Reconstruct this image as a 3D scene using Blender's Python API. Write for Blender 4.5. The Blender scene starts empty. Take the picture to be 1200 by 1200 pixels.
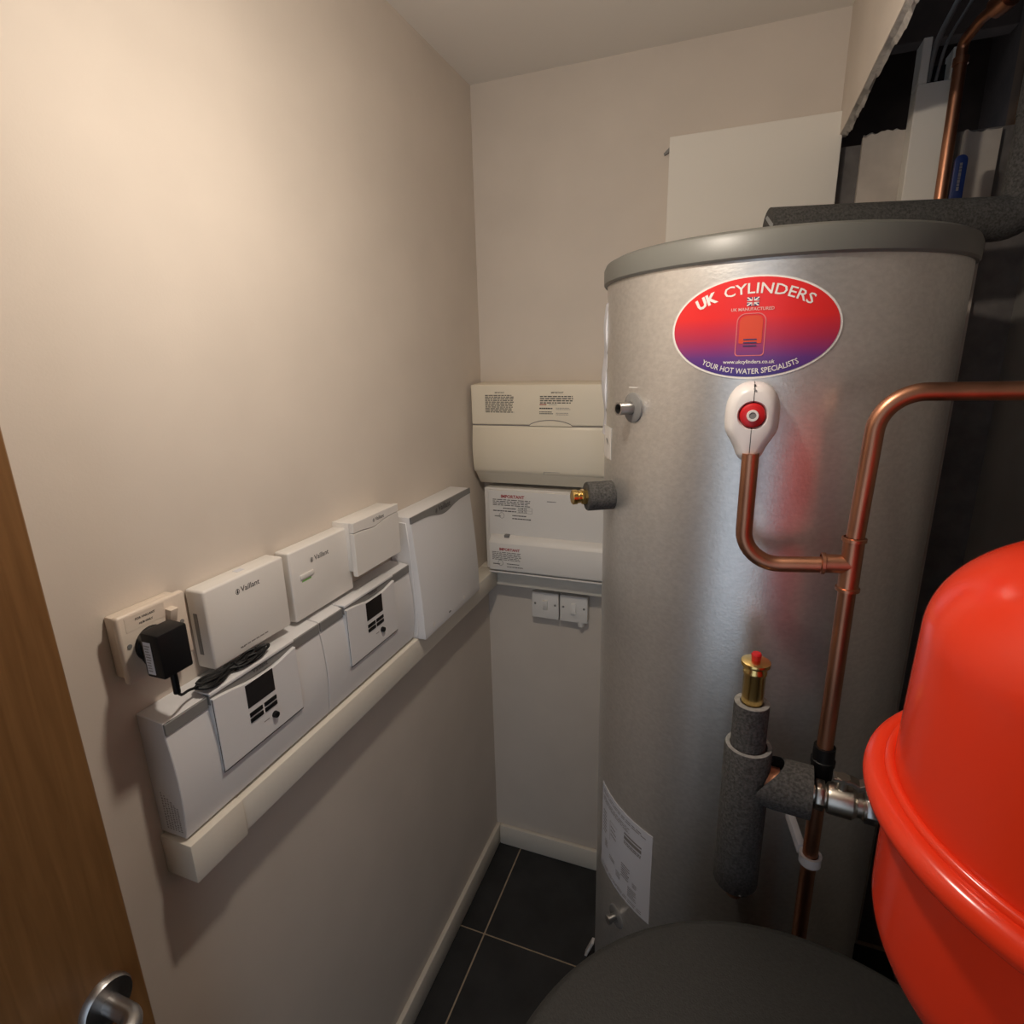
import bpy, bmesh, math, random
from mathutils import Vector, Matrix
random.seed(7)
S = bpy.context.scene
COL = S.collection
PI = math.pi

# ------------------------------------------------------------------ camera
cam = bpy.data.cameras.new('camera')
cam.sensor_fit = 'HORIZONTAL'; cam.sensor_width = 36.0
cam.lens = 36.0 * 662.7 / 1200.0
cam.clip_start = 0.02
camo = bpy.data.objects.new('camera', cam); COL.objects.link(camo)
camo.matrix_world = Matrix(((0.935830, -0.071197, 0.345187, 0.685983), (0.351661, 0.254225, -0.900946, -1.561169), (-0.023610, 0.964521, 0.262949, 1.717142), (0, 0, 0, 1)))
S.camera = camo

# ------------------------------------------------------------------ world, exposure
# soft daylight from the landing outside the open doorway
w = bpy.data.worlds.new('world'); S.world = w; w.use_nodes = True
bg = w.node_tree.nodes['Background']
bg.inputs['Color'].default_value = (0.72, 0.84, 1.0, 1)
bg.inputs['Strength'].default_value = 0.75
S.view_settings.view_transform = 'Standard'
S.view_settings.look = 'None'
S.view_settings.gamma = 1.0
S.view_settings.use_curve_mapping = False
S.view_settings.exposure = 0.33
BULB_POS = (0.455, -0.990, 2.105)
BULB_STRENGTH = 345.0

# ------------------------------------------------------------------ materials
def new_mat(name):
    m = bpy.data.materials.new(name); m.use_nodes = True
    nt = m.node_tree
    return m, nt, nt.nodes['Principled BSDF']

def mat(name, col, rough=0.5, metal=0.0, var=0.0, scale=30.0, bump=0.0, bscale=200.0, coat=0.0,
        spec=0.5, stretch=None, col2=None, detail=4.0):
    m, nt, b = new_mat(name)
    b.inputs['Base Color'].default_value = (*col, 1)
    b.inputs['Roughness'].default_value = rough
    b.inputs['Metallic'].default_value = metal
    b.inputs['Specular IOR Level'].default_value = spec
    if coat:
        b.inputs['Coat Weight'].default_value = coat
        b.inputs['Coat Roughness'].default_value = 0.05
    tc = nt.nodes.new('ShaderNodeTexCoord')
    src = tc.outputs['Object']
    if stretch:
        mp = nt.nodes.new('ShaderNodeMapping'); mp.inputs['Scale'].default_value = stretch
        nt.links.new(src, mp.inputs['Vector']); src = mp.outputs['Vector']
    if var or col2:
        n = nt.nodes.new('ShaderNodeTexNoise'); n.inputs['Scale'].default_value = scale
        n.inputs['Detail'].default_value = detail
        nt.links.new(src, n.inputs['Vector'])
        r = nt.nodes.new('ShaderNodeValToRGB')
        r.color_ramp.elements[0].position = 0.32; r.color_ramp.elements[1].position = 0.68
        if col2:
            c0, c1 = col, col2
        else:
            c0 = tuple(c * (1 - var) for c in col); c1 = tuple(min(1, c * (1 + var)) for c in col)
        r.color_ramp.elements[0].color = (*c0, 1); r.color_ramp.elements[1].color = (*c1, 1)
        nt.links.new(n.outputs['Fac'], r.inputs['Fac'])
        nt.links.new(r.outputs['Color'], b.inputs['Base Color'])
    if bump:
        n2 = nt.nodes.new('ShaderNodeTexNoise'); n2.inputs['Scale'].default_value = bscale
        n2.inputs['Detail'].default_value = 3.0
        nt.links.new(tc.outputs['Object'], n2.inputs['Vector'])
        bp = nt.nodes.new('ShaderNodeBump'); bp.inputs['Strength'].default_value = bump
        bp.inputs['Distance'].default_value = 0.002
        nt.links.new(n2.outputs['Fac'], bp.inputs['Height'])
        nt.links.new(bp.outputs['Normal'], b.inputs['Normal'])
    return m

MT = {}
MT['wall'] = mat('beige_wall_paint', (0.64, 0.568, 0.495), 0.75, var=0.03, scale=6, bump=0.06, bscale=350)
MT['ceil'] = mat('ceiling_paint', (0.78, 0.735, 0.675), 0.8, bump=0.05, bscale=300)
MT['skirt'] = mat('skirting_gloss', (0.72, 0.66, 0.57), 0.4)
MT['plaster'] = mat('bare_plasterboard', (0.52, 0.46, 0.40), 0.9, var=0.12, scale=14, bump=0.25, bscale=60)
MT['core'] = mat('gypsum_core', (0.42, 0.39, 0.36), 0.95, var=0.2, scale=60, bump=0.5, bscale=150)
MT['greyblock'] = mat('grey_block', (0.16, 0.145, 0.135), 0.95, var=0.15, scale=30, bump=0.3, bscale=120)
MT['rightwall'] = mat('grey_render', (0.27, 0.25, 0.225), 0.9, var=0.08, scale=8, bump=0.15, bscale=120)
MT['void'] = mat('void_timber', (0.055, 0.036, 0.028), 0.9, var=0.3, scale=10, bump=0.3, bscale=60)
MT['timber'] = mat('rough_timber', (0.10, 0.055, 0.028), 0.85, var=0.25, scale=8, stretch=(8, 1, 1))
MT['tile'] = mat('slate_tile', (0.020, 0.020, 0.021), 0.55, var=0.35, scale=9, bump=0.25, bscale=45)
MT['grout'] = mat('beige_grout', (0.42, 0.33, 0.23), 0.9, var=0.15, scale=50)
MT['white'] = mat('white_plastic', (0.74, 0.71, 0.67), 0.38)
MT['whitecool'] = mat('cool_white_plastic', (0.70, 0.69, 0.69), 0.42)
MT['cream'] = mat('cream_plastic', (0.78, 0.705, 0.565), 0.4)
MT['socket'] = mat('socket_plastic', (0.70, 0.60, 0.50), 0.35)
MT['trunk'] = mat('trunking_plastic', (0.74, 0.69, 0.60), 0.42)
MT['grey'] = mat('grey_plastic', (0.20, 0.195, 0.185), 0.5)
MT['midgrey'] = mat('mid_grey_plastic', (0.20, 0.195, 0.188), 0.5)
MT['black'] = mat('black_plastic', (0.006, 0.006, 0.0065), 0.45, spec=0.25)
MT['cable'] = mat('black_cable', (0.004, 0.004, 0.0045), 0.5, spec=0.25)
MT['ink'] = mat('dark_ink', (0.055, 0.05, 0.05), 0.6)
MT['greyink'] = mat('grey_ink', (0.24, 0.22, 0.21), 0.6)
MT['redink'] = mat('red_ink', (0.38, 0.04, 0.045), 0.6)
MT['paper'] = mat('white_paper', (0.62, 0.62, 0.66), 0.65)
MT['screen'] = mat('dark_screen', (0.012, 0.010, 0.010), 0.22)
MT['green'] = mat('green_mark', (0.22, 0.50, 0.12), 0.5)
MT['silver'] = mat('silver_embossed_sheet', (0.72, 0.705, 0.68), 0.36, metal=0.85, var=0.06, scale=110, bump=0.12, bscale=240,
                   stretch=(1, 1, 1.6))
MT['lid'] = mat('grey_lid_plastic', (0.135, 0.134, 0.120), 0.42)
MT['copper'] = mat('copper', (0.47, 0.225, 0.135), 0.38, metal=1.0, var=0.22, scale=18, stretch=(1, 1, .35))
MT['brass'] = mat('brass', (0.80, 0.57, 0.22), 0.22, metal=1.0)
MT['nickel'] = mat('nickel_plate', (0.50, 0.465, 0.41), 0.33, metal=1.0)
MT['steel'] = mat('brushed_steel', (0.48, 0.47, 0.46), 0.32, metal=1.0)
MT['foam'] = mat('grey_pipe_foam', (0.040, 0.038, 0.035), 0.95, col2=(0.095, 0.091, 0.085), scale=260, bump=0.5, bscale=320, detail=2)
MT['foamcut'] = mat('foam_cut_face', (0.24, 0.235, 0.225), 0.95, var=0.2, scale=150)
MT['red'] = mat('red_gloss_paint', (0.78, 0.042, 0.012), 0.20, spec=0.45)
MT['redplastic'] = mat('red_plastic', (0.55, 0.012, 0.016), 0.35)
MT['tank'] = mat('dark_tank_vinyl', (0.019, 0.019, 0.0175), 0.60, var=0.2, scale=200, bump=0.3, bscale=420)
MT['blue'] = mat('blue_lever_sleeve', (0.006, 0.020, 0.105), 0.4)
MT['panel'] = mat('white_board', (0.78, 0.74, 0.67), 0.55)
MT['valvewhite'] = mat('valve_cover_white', (0.72, 0.68, 0.66), 0.35)

# oak veneer
m, nt, b = new_mat('oak_veneer')
tc = nt.nodes.new('ShaderNodeTexCoord'); mp = nt.nodes.new('ShaderNodeMapping')
mp.inputs['Scale'].default_value = (1, 22, 1.3)
n1 = nt.nodes.new('ShaderNodeTexNoise'); n1.inputs['Scale'].default_value = 5; n1.inputs['Detail'].default_value = 8
n1.inputs['Distortion'].default_value = 0.6
r1 = nt.nodes.new('ShaderNodeValToRGB')
r1.color_ramp.elements[0].position = 0.30; r1.color_ramp.elements[0].color = (0.145, 0.068, 0.021, 1)
r1.color_ramp.elements[1].position = 0.70; r1.color_ramp.elements[1].color = (0.205, 0.100, 0.034, 1)
nt.links.new(tc.outputs['Object'], mp.inputs['Vector']); nt.links.new(mp.outputs['Vector'], n1.inputs['Vector'])
nt.links.new(n1.outputs['Fac'], r1.inputs['Fac']); nt.links.new(r1.outputs['Color'], b.inputs['Base Color'])
b.inputs['Roughness'].default_value = 0.42
MT['oak'] = m

# sticker print: red running into violet blue
m, nt, b = new_mat('sticker_print')
tc = nt.nodes.new('ShaderNodeTexCoord'); sx = nt.nodes.new('ShaderNodeSeparateXYZ')
mr = nt.nodes.new('ShaderNodeMapRange'); mr.inputs['From Min'].default_value = 0.0; mr.inputs['From Max'].default_value = 0.128
r1 = nt.nodes.new('ShaderNodeValToRGB')
e = r1.color_ramp.elements
e[0].position = 0.02; e[0].color = (0.045, 0.03, 0.19, 1)
e[1].position = 0.62; e[1].color = (0.68, 0.022, 0.022, 1)
k = e.new(0.20); k.color = (0.12, 0.035, 0.20, 1)
k = e.new(0.40); k.color = (0.40, 0.025, 0.07, 1)
nt.links.new(tc.outputs['Object'], sx.inputs[0]); nt.links.new(sx.outputs['Z'], mr.inputs['Value'])
nt.links.new(mr.outputs['Result'], r1.inputs['Fac']); nt.links.new(r1.outputs['Color'], b.inputs['Base Color'])
b.inputs['Roughness'].default_value = 0.35
MT['sticker'] = m

def emis(name, col, st):
    m, nt, b = new_mat(name)
    b.inputs['Base Color'].default_value = (0.8, 0.8, 0.8, 1)
    b.inputs['Emission Color'].default_value = (*col, 1)
    b.inputs['Emission Strength'].default_value = st
    return m
MT['bulb'] = emis('lit_bulb', (1.0, 0.885, 0.75), BULB_STRENGTH)

# ------------------------------------------------------------------ mesh building
def frame_from(axis):
    a = Vector(axis).normalized()
    t = Vector((0, 0, 1)) if abs(a.z) < 0.9 else Vector((1, 0, 0))
    u = t.cross(a).normalized(); v = a.cross(u).normalized()
    return a, u, v

ORIGIN = {}

class MB:
    def __init__(s): s.v = []; s.f = []
    def add(s, vs, fs):
        o = len(s.v); s.v += [tuple(x) for x in vs]; s.f += [tuple(i + o for i in f) for f in fs]; return s
    def box(s, x0, x1, y0, y1, z0, z1):
        return s.add([(x0,y0,z0),(x1,y0,z0),(x1,y1,z0),(x0,y1,z0),(x0,y0,z1),(x1,y0,z1),(x1,y1,z1),(x0,y1,z1)],
              [(0,3,2,1),(4,5,6,7),(0,1,5,4),(1,2,6,5),(2,3,7,6),(3,0,4,7)])
    def prism_y(s, prof, y0, y1):          # profile of (x, z) extruded along y
        n = len(prof)
        return s.add([(x, y0, z) for x, z in prof] + [(x, y1, z) for x, z in prof],
              [tuple(range(n)), tuple(range(2*n-1, n-1, -1))] + [(i, i+n, (i+1) % n + n, (i+1) % n) for i in range(n)])
    def prism_x(s, prof, x0, x1):          # profile of (y, z) extruded along x
        n = len(prof)
        return s.add([(x0, y, z) for y, z in prof] + [(x1, y, z) for y, z in prof],
              [tuple(range(n)), tuple(range(2*n-1, n-1, -1))] + [(i, i+n, (i+1) % n + n, (i+1) % n) for i in range(n)])
    def prism_along(s, prof, o, axis, u, v, length):
        o = Vector(o); a = Vector(axis).normalized(); u = Vector(u); v = Vector(v); n = len(prof)
        P = [o + u*p + v*q for p, q in prof]
        return s.add(P + [p + a*length for p in P],
              [tuple(range(n)), tuple(range(2*n-1, n-1, -1))] + [(i, i+n, (i+1) % n + n, (i+1) % n) for i in range(n)])
    def lathe(s, prof, o=(0,0,0), axis=(0,0,1), n=48, closed=False):   # profile of (r, h)
        o = Vector(o); a, u, v = frame_from(axis)
        vs = []; fs = []; rings = []
        for r, h in prof:
            if r < 1e-6:
                rings.append([len(vs)]); vs.append(o + a*h)
            else:
                rings.append(list(range(len(vs), len(vs)+n)))
                for i in range(n):
                    t = 2*PI*i/n; vs.append(o + a*h + u*(r*math.cos(t)) + v*(r*math.sin(t)))
        prs = list(zip(rings, rings[1:]))
        if closed: prs.append((rings[-1], rings[0]))
        for A, B in prs:
            for i in range(n):
                j = (i+1) % n
                if len(A) == 1 and len(B) == 1: continue
                if len(A) == 1: fs.append((A[0], B[j], B[i]))
                elif len(B) == 1: fs.append((A[i], A[j], B[0]))
                else: fs.append((A[i], A[j], B[j], B[i]))
        return s.add(vs, fs)
    def cyl(s, p0, p1, r, n=32):
        p0 = Vector(p0); p1 = Vector(p1); L = (p1-p0).length
        return s.lathe([(0,0),(r,0),(r,L),(0,L)], p0, p1-p0, n)
    def tube(s, pts, r, n=20, fillet=0.0, seg=10, caps=True):
        pts = [Vector(p) for p in pts]
        path = []
        if fillet > 0:
            path.append(pts[0])
            for i in range(1, len(pts)-1):
                a = (pts[i-1]-pts[i]); b = (pts[i+1]-pts[i])
                la, lb = a.length, b.length; a.normalize(); b.normalize()
                ang = a.angle(b)
                if ang > PI - 0.01: path.append(pts[i]); continue
                d = min(fillet / math.tan(ang/2), la*0.49, lb*0.49); rad = d*math.tan(ang/2)
                c = pts[i] + (a+b).normalized() * (rad/math.sin(ang/2))
                s0 = pts[i]+a*d - c; s1 = pts[i]+b*d - c
                for k in range(seg+1):
                    path.append(c + s0.normalized().slerp(s1.normalized(), k/seg)*rad)
            path.append(pts[-1])
        else: path = pts
        tn = []
        for i in range(len(path)):
            t = path[min(i+1, len(path)-1)] - path[max(i-1, 0)]; tn.append(t.normalized())
        _, u, v = frame_from(tn[0]); vs = []; fs = []
        for i, p in enumerate(path):
            if i:
                q = tn[i-1].rotation_difference(tn[i]); u = q @ u; v = q @ v
            for k in range(n):
                t = 2*PI*k/n; vs.append(p + u*(r*math.cos(t)) + v*(r*math.sin(t)))
        for i in range(len(path)-1):
            for k in range(n):
                j = (k+1) % n; fs.append((i*n+k, i*n+j, (i+1)*n+j, (i+1)*n+k))
        if caps:
            fs.append(tuple(range(n-1, -1, -1))); fs.append(tuple((len(path)-1)*n + k for k in range(n)))
        return s.add(vs, fs)
    def build(s, name, mt, parent=None, bevel=0.0, seg=2, smooth=35, recalc=True):
        vs = [Vector(p) for p in s.v]
        lo = Vector([min(p[i] for p in vs) for i in range(3)]); hi = Vector([max(p[i] for p in vs) for i in range(3)])
        o = Vector(((lo.x+hi.x)/2, (lo.y+hi.y)/2, lo.z))
        me = bpy.data.meshes.new(name)
        me.from_pydata([p - o for p in vs], [], s.f); me.update()
        bm = bmesh.new(); bm.from_mesh(me)
        if recalc: bmesh.ops.recalc_face_normals(bm, faces=bm.faces)
        if bevel:
            es = [e for e in bm.edges if len(e.link_faces) == 2 and e.calc_face_angle(0) > 0.5]
            bmesh.ops.bevel(bm, geom=es, offset=bevel, segments=seg, profile=0.5, affect='EDGES', clamp_overlap=True)
        bm.to_mesh(me); bm.free()
        if smooth:
            for p in me.polygons: p.use_smooth = True
            me.set_sharp_from_angle(angle=math.radians(smooth))
        me.materials.append(MT[mt] if isinstance(mt, str) else mt)
        ob = bpy.data.objects.new(name, me); COL.objects.link(ob)
        put(ob, o, parent)
        return ob

def put(ob, o, parent):
    ORIGIN[ob] = Vector(o)
    if parent is not None:
        ob.parent = parent; ob.location = Vector(o) - ORIGIN[parent]
    else: ob.location = o

def tag(o, label=None, cat=None, group=None, kind=None):
    if label: o['label'] = label
    if cat: o['category'] = cat
    if group: o['group'] = group
    if kind: o['kind'] = kind
    return o

def thing(name, loc, label, cat, group=None):
    o = bpy.data.objects.new(name, None); o.empty_display_size = 0.05; COL.objects.link(o)
    put(o, loc, None); return tag(o, label, cat, group)

def struct(o): o['kind'] = 'structure'; return o

# lettering ---------------------------------------------------------
def text2d(body, size, bold=0.0, align='CENTER', spacing=1.0):
    c = bpy.data.curves.new('t', 'FONT'); c.body = body; c.size = size; c.align_x = align
    c.offset = bold; c.resolution_u = 2; c.space_character = spacing; c.fill_mode = 'FRONT'
    o = bpy.data.objects.new('t', c); COL.objects.link(o)
    dg = bpy.context.evaluated_depsgraph_get(); ev = o.evaluated_get(dg); me = ev.to_mesh()
    vs = [(p.co.x, p.co.y) for p in me.vertices]; fs = [tuple(p.vertices) for p in me.polygons]
    ev.to_mesh_clear(); bpy.data.objects.remove(o); bpy.data.curves.remove(c)
    return vs, fs
def fit_text(body, width, bold=0.0, height=None, spacing=1.0):
    vs, fs = text2d(body, 1.0, bold, 'CENTER', spacing)
    x0 = min(p[0] for p in vs); x1 = max(p[0] for p in vs); k = width/(x1-x0)
    y1 = max(p[1] for p in vs); ky = height/y1 if height else k
    return [((x-(x0+x1)/2)*k, y*ky) for x, y in vs], fs

class Flat:
    """collects flat print (polygons in u, v) and maps it to a surface"""
    def __init__(s): s.v = []; s.f = []
    def add(s, vf, du=0, dv=0, fn=None):
        vs, fs = vf; o = len(s.v)
        s.v += [fn(u, v) if fn else (u+du, v+dv) for u, v in vs]; s.f += [tuple(i+o for i in f) for f in fs]
    def rect(s, u0, v0, u1, v1):
        n = max(1, int(math.ceil((u1-u0)/.009)))
        P = [(u0+(u1-u0)*i/n, v) for i in range(n+1) for v in (v0, v1)]
        s.add((P, [(2*i, 2*i+2, 2*i+3, 2*i+1) for i in range(n)]))
    def ellipse(s, cu, cv, a, b, n=40):
        s.add(([(cu+a*math.cos(2*PI*i/n), cv+b*math.sin(2*PI*i/n)) for i in range(n)], [tuple(range(n))]))
    def ring(s, cu, cv, a, b, t, n=40):
        vs = [(cu+a*math.cos(2*PI*i/n), cv+b*math.sin(2*PI*i/n)) for i in range(n)] + \
             [(cu+(a-t)*math.cos(2*PI*i/n), cv+(b-t)*math.sin(2*PI*i/n)) for i in range(n)]
        s.add((vs, [(i, (i+1) % n, (i+1) % n + n, i+n) for i in range(n)]))
    def lines(s, u0, v0, u1, v1, rows, fill=0.62, ragged=0.15):
        """rows of unreadable small print: short dashes standing for words"""
        h = (v1-v0)/rows
        for r in range(rows):
            v = v1-(r+1)*h; u = u0; end = u1-(u1-u0)*random.random()*ragged
            while u < end-1e-5:
                wd = (u1-u0)*random.uniform(.05, .16); e_ = min(u+wd, end)
                s.rect(u, v+h*.2, e_, v+h*(.2+fill)); u = e_+(u1-u0)*.022
    def build(s, name, mt, parent, fn):
        b = MB(); b.add([fn(u, v) for u, v in s.v], s.f)
        return tag(b.build(name, mt, parent, smooth=0, recalc=False), kind='stuff' if 'print' in name or 'mark' in name else None)
def on_x(X, yc=0.0, zc=0.0):   # print on a face that looks towards +x (u runs towards the back of the room)
    return lambda u, v: (X, yc+u, zc+v)
def on_y(Y):   # print on a face that looks towards -y
    return lambda u, v: (u, Y, v)

def emblem(F, u, v, h):
    """oval maker's emblem: ring with a small upright figure"""
    F.ring(u, v, h*.42, h*.5, h*.09, 24)
    F.ellipse(u, v-h*.08, h*.17, h*.26, 16); F.ellipse(u-h*.05, v+h*.24, h*.06, h*.16, 10); F.ellipse(u+h*.08, v+h*.22, h*.06, h*.15, 10)

# ================================================================== SETTING
RX = 1.24          # right wall
FY = -2.06         # front wall (behind the camera)
SOF = 0.867        # soffit face
SOFZ = 2.160       # broken lower edge of the soffit

fl = struct(MB().box(-.1, RX+.1, FY-.1, .15, -.06, -.003).build('floor', 'grout', smooth=0))
gx = [0.0, .094, .694, RX]; gy = [0.0, -.345, -.945, -1.545, FY]
for i in range(len(gx)-1):
    for j in range(len(gy)-1):
        g = .0026
        MB().box(gx[i]+(g if i else 0), gx[i+1]-(g if i < 2 else 0), gy[j+1]+g, gy[j]-(g if j else 0), -.004, 0.0
                 ).build('tile', 'tile', fl, bevel=.0008, seg=1, smooth=0)
wl = struct(MB().box(-.1, 0, FY-.1, .1, 0, 2.55).build('wall_left', 'wall', smooth=0))
wb = struct(MB().box(0, SOF, 0, .1, 0, 2.55).build('wall_back', 'wall', smooth=0))
wr = struct(MB().box(RX, RX+.1, FY-.1, .5, 0, 2.13).build('wall_right', 'rightwall', smooth=0))
b = MB(); b.box(0, .07, FY-.1, FY, 0, 2.55); b.box(.87, RX, FY-.1, FY, 0, 2.9); b.box(.07, .87, FY-.1, FY, 2.02, 2.55)
struct(b.build('wall_front', 'wall', smooth=0))
struct(MB().box(0, SOF, FY, 0, 2.4, 2.5).build('ceiling', 'ceil', smooth=0))

# soffit board with a torn lower edge
N = 150; y0s, y1s = FY, 0.0
vs = []; fs = []
def torn(i, s): 
    random.seed(i*31+s); return random.uniform(-1, 1)
ph = [random.uniform(0, 6) for _ in range(8)]
def jag(y, a): return a*(math.sin(y*37+ph[0])*.5+math.sin(y*83+ph[1])*.3+math.sin(y*171+ph[2])*.25+math.sin(y*13+ph[3])*.6)
b = MB(); bc = MB()
for i in range(N+1):
    y = y0s+(y1s-y0s)*i/N
    zf = SOFZ+.008*(y+.05)*-.3+jag(y, .0012); zb = SOFZ-.004+jag(y*1.3, .005)
    b.v += [(SOF, y, 2.55), (SOF, y, zf), (SOF+.0015, y, zf), (SOF+.0015, y, 2.55)]
    bc.v += [(SOF+.0015, y, zf+.02), (SOF+.0015, y, zf), (SOF+.009, y, zf-.002+jag(y*2.1, .002)), (SOF+.0145, y, zb), (SOF+.0145, y, zf+.02)]
for i in range(N):
    for k in range(4): b.f.append((4*i+k, 4*i+(k+1) % 4, 4*i+4+(k+1) % 4, 4*i+4+k))
    for k in range(5): bc.f.append((5*i+k, 5*i+(k+1) % 5, 5*i+5+(k+1) % 5, 5*i+5+k))
sof = struct(b.build('wall_soffit', 'wall', smooth=0))
bc.build('broken_plaster_edge', 'core', sof, smooth=0)

# dark void above the recess
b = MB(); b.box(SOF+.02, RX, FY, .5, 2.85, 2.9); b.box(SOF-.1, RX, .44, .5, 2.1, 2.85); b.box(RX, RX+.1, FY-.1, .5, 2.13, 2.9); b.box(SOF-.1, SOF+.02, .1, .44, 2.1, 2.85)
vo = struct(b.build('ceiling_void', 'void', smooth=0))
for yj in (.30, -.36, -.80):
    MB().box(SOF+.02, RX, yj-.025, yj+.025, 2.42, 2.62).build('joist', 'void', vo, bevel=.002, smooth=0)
MB().box(1.190, 1.236, .04, .09, 2.0, 2.85).build('stud', 'timber', vo, bevel=.002, smooth=0)

# recess back: grey block behind, broken plasterboard sheets in front
rb = struct(MB().box(SOF, RX, .014, .11, 0, 2.145).build('wall_recess', 'greyblock', smooth=0))
def board(x0, x1, ztop, amp, name='plasterboard'):
    n = 26; vs = []; fs = []
    for i in range(n+1):
        x = x0+(x1-x0)*i/n
        z = ztop+amp*(math.sin(x*90+ph[4])*.5+math.sin(x*210+ph[5])*.35+math.sin(x*400+ph[6])*.3)
        vs += [(x, 0, 0), (x, 0, z), (x, .004, z+.004*math.sin(x*150)), (x, .013, z-.003), (x, .013, 0)]
    for i in range(n):
        for k in range(5): fs.append((5*i+k, 5*i+(k+1) % 5, 5*i+5+(k+1) % 5, 5*i+5+k))
    fs.append((0,1,2,3,4)); fs.append(tuple(5*n+k for k in (4,3,2,1,0)))
    return MB().add(vs, fs).build(name, 'plaster', rb, smooth=0)
board(.915, 1.058, 2.160, .004)
board(1.098, 1.160, 2.138, .003)

# skirting
def skirting(name, x0, x1, y0, y1):
    return struct(MB().box(x0, x1, y0, y1, 0, .08).build(name, 'skirt', bevel=.004, seg=2))
skirting('baseboard_left', 0, .015, FY, 0)
skirting('baseboard_back', .015, SOF, -.015, 0)

# ------------------------------------------------------------------ door, open against the left wall
DX0, DX1, DY = .070, .110, -1.263
dr = struct(MB().box(DX0, DX1, FY+.02, DY, .008, 1.99).build('door_1', 'oak', bevel=.0015, seg=1))
HY, HZ = -1.304, 1.068
h = MB().lathe([(0,0),(.0265,0),(.0265,.005),(.0245,.0085),(.012,.009),(0,.009)], (DX1, HY, HZ), (1,0,0), 48).build('handle_rose', 'steel', dr)
MB().tube([(DX1+.007, HY, HZ), (DX1+.052, HY, HZ), (DX1+.054, HY-.125, HZ)], .0098, 24, fillet=.016).build('lever_handle', 'steel', dr)
for zz in (.25, 1.0, 1.75):
    MB().cyl((DX0+.006, FY+.012, zz-.05), (DX0+.006, FY+.012, zz+.05), .006, 16).build('hinge', 'steel', dr)

# ------------------------------------------------------------------ pendant lamp in the middle of the room (above the frame)
bx, by, bz = BULB_POS
lp = thing('pendant_lamp', (bx, by, bz-.04), 'bare pendant bulb hanging from the ceiling in the middle of the room', 'lamp')
MB().lathe([(0,0),(.02,-.001),(.045,.014),(.045,.022),(0,.022)], (bx, by, 2.378), n=32).build('ceiling_rose', 'white', lp)
MB().cyl((bx, by, bz+.10), (bx, by, 2.38), .003, 10).build('flex', 'white', lp)
MB().lathe([(0,.105),(.012,.105),(.019,.09),(.019,.050),(0,.050)], (bx, by, bz), n=24).build('lamp_holder', 'white', lp)
MB().lathe([(.031*math.sin(math.radians(a_)), -.023*math.cos(math.radians(a_))) for a_ in range(0, 105, 8)]+[(0,.0055)], (bx, by, bz), n=40).build('bulb', 'bulb', lp)
MB().lathe([(0,.0068),(.0295,.0068),(.027,.018),(.018,.050),(0,.050)], (bx, by, bz), n=32).build('bulb_collar', 'white', lp)

# ================================================================== LEFT WALL: heating controls
# cable trunking along the left wall
tk = thing('cable_trunking', (.03, -.6, 1.04), 'cream white cable trunking running along the left wall under the controllers', 'trunking')
MB().box(0, .055, -1.060, -.056, 1.041, 1.097).build('trunking_cover', 'trunk', tk, bevel=.0025)
MB().box(0, .0575, -1.147, -1.058, 1.037, 1.099).build('end_piece', 'trunk', tk, bevel=.002)
tk2 = thing('cable_trunking', (.2, -.03, 1.04), 'cream white cable trunking on the back wall under the lower fuse box', 'trunking')
MB().box(0.0, .47, -.055, 0, 1.041, 1.097).build('trunking_cover', 'trunk', tk2, bevel=.0025)

# wall socket
so = thing('wall_socket', (.015, -1.113, 1.345), 'cream single wall socket with a black power adapter plugged in', 'socket')
MB().box(0, .0205, -1.155, -1.071, 1.347, 1.429).build('back_box', 'socket', so, bevel=.004)
MB().box(.020, .030, -1.159, -1.067, 1.343, 1.432).build('face_plate', 'socket', so, bevel=.0035, seg=3)
ls = MB().box(.030, .0303, -1.150, -1.098, 1.409, 1.428).build('label_tape', 'socket', so, smooth=0)
F = Flat(); F.add(fit_text('FOR VAILLANT', .026, .03), -1.124, 1.4205); F.add(fit_text('HUB ONLY', .018, .03), -1.124, 1.4135)
F.build('lettering', 'ink', ls, on_x(.0305))
MB().prism_y([(.029,1.397),(.0335,1.397),(.0405,1.417),(.029,1.418)], -1.0975, -1.0865).build('rocker_switch', 'socket', so, bevel=.0008)
MB().lathe([(0,0),(.0028,0),(.0028,.0012),(0,.0012)], (.030, -1.078, 1.392), (1,0,0), 16).build('screw', 'midgrey', so)
MB().lathe([(0,0),(.0028,0),(.0028,.0012),(0,.0012)], (.030, -1.150, 1.392), (1,0,0), 16).build('screw', 'midgrey', so)

# power adapter
pa = thing('power_adapter', (.06, -1.13, 1.352), 'black plug-in power adapter with a coiled cable in the wall socket', 'adapter')
ad = MB()
secs = [(.0305, -1.140, -1.098, 1.368, 1.400), (.044, -1.144, -1.101, 1.363, 1.408), (.056, -1.1525, -1.113, 1.3575, 1.4155), (.086, -1.1535, -1.114, 1.3585, 1.4155)]
for x_, a_, b_, c_, d_ in secs: ad.v += [(x_, a_, c_), (x_, b_, c_), (x_, b_, d_), (x_, a_, d_)]
for i in range(3):
    for k in range(4): ad.f.append((4*i+k, 4*i+(k+1) % 4, 4*i+4+(k+1) % 4, 4*i+4+k))
ad.f += [(3,2,1,0), (12,13,14,15)]
ad.build('adapter_body', 'black', pa, bevel=.0025, seg=2)
MB().lathe([(0,0),(.0225,0),(.0225,.004),(.020,.007),(0,.007)], (.0302, -1.122, 1.3835), (1,0,0), 32).build('plug_base', 'black', pa)
lb = MB().box(.060, .072, -1.1538, -1.1534, 1.363, 1.405).build('rating_label', 'paper', pa, smooth=0)
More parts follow.
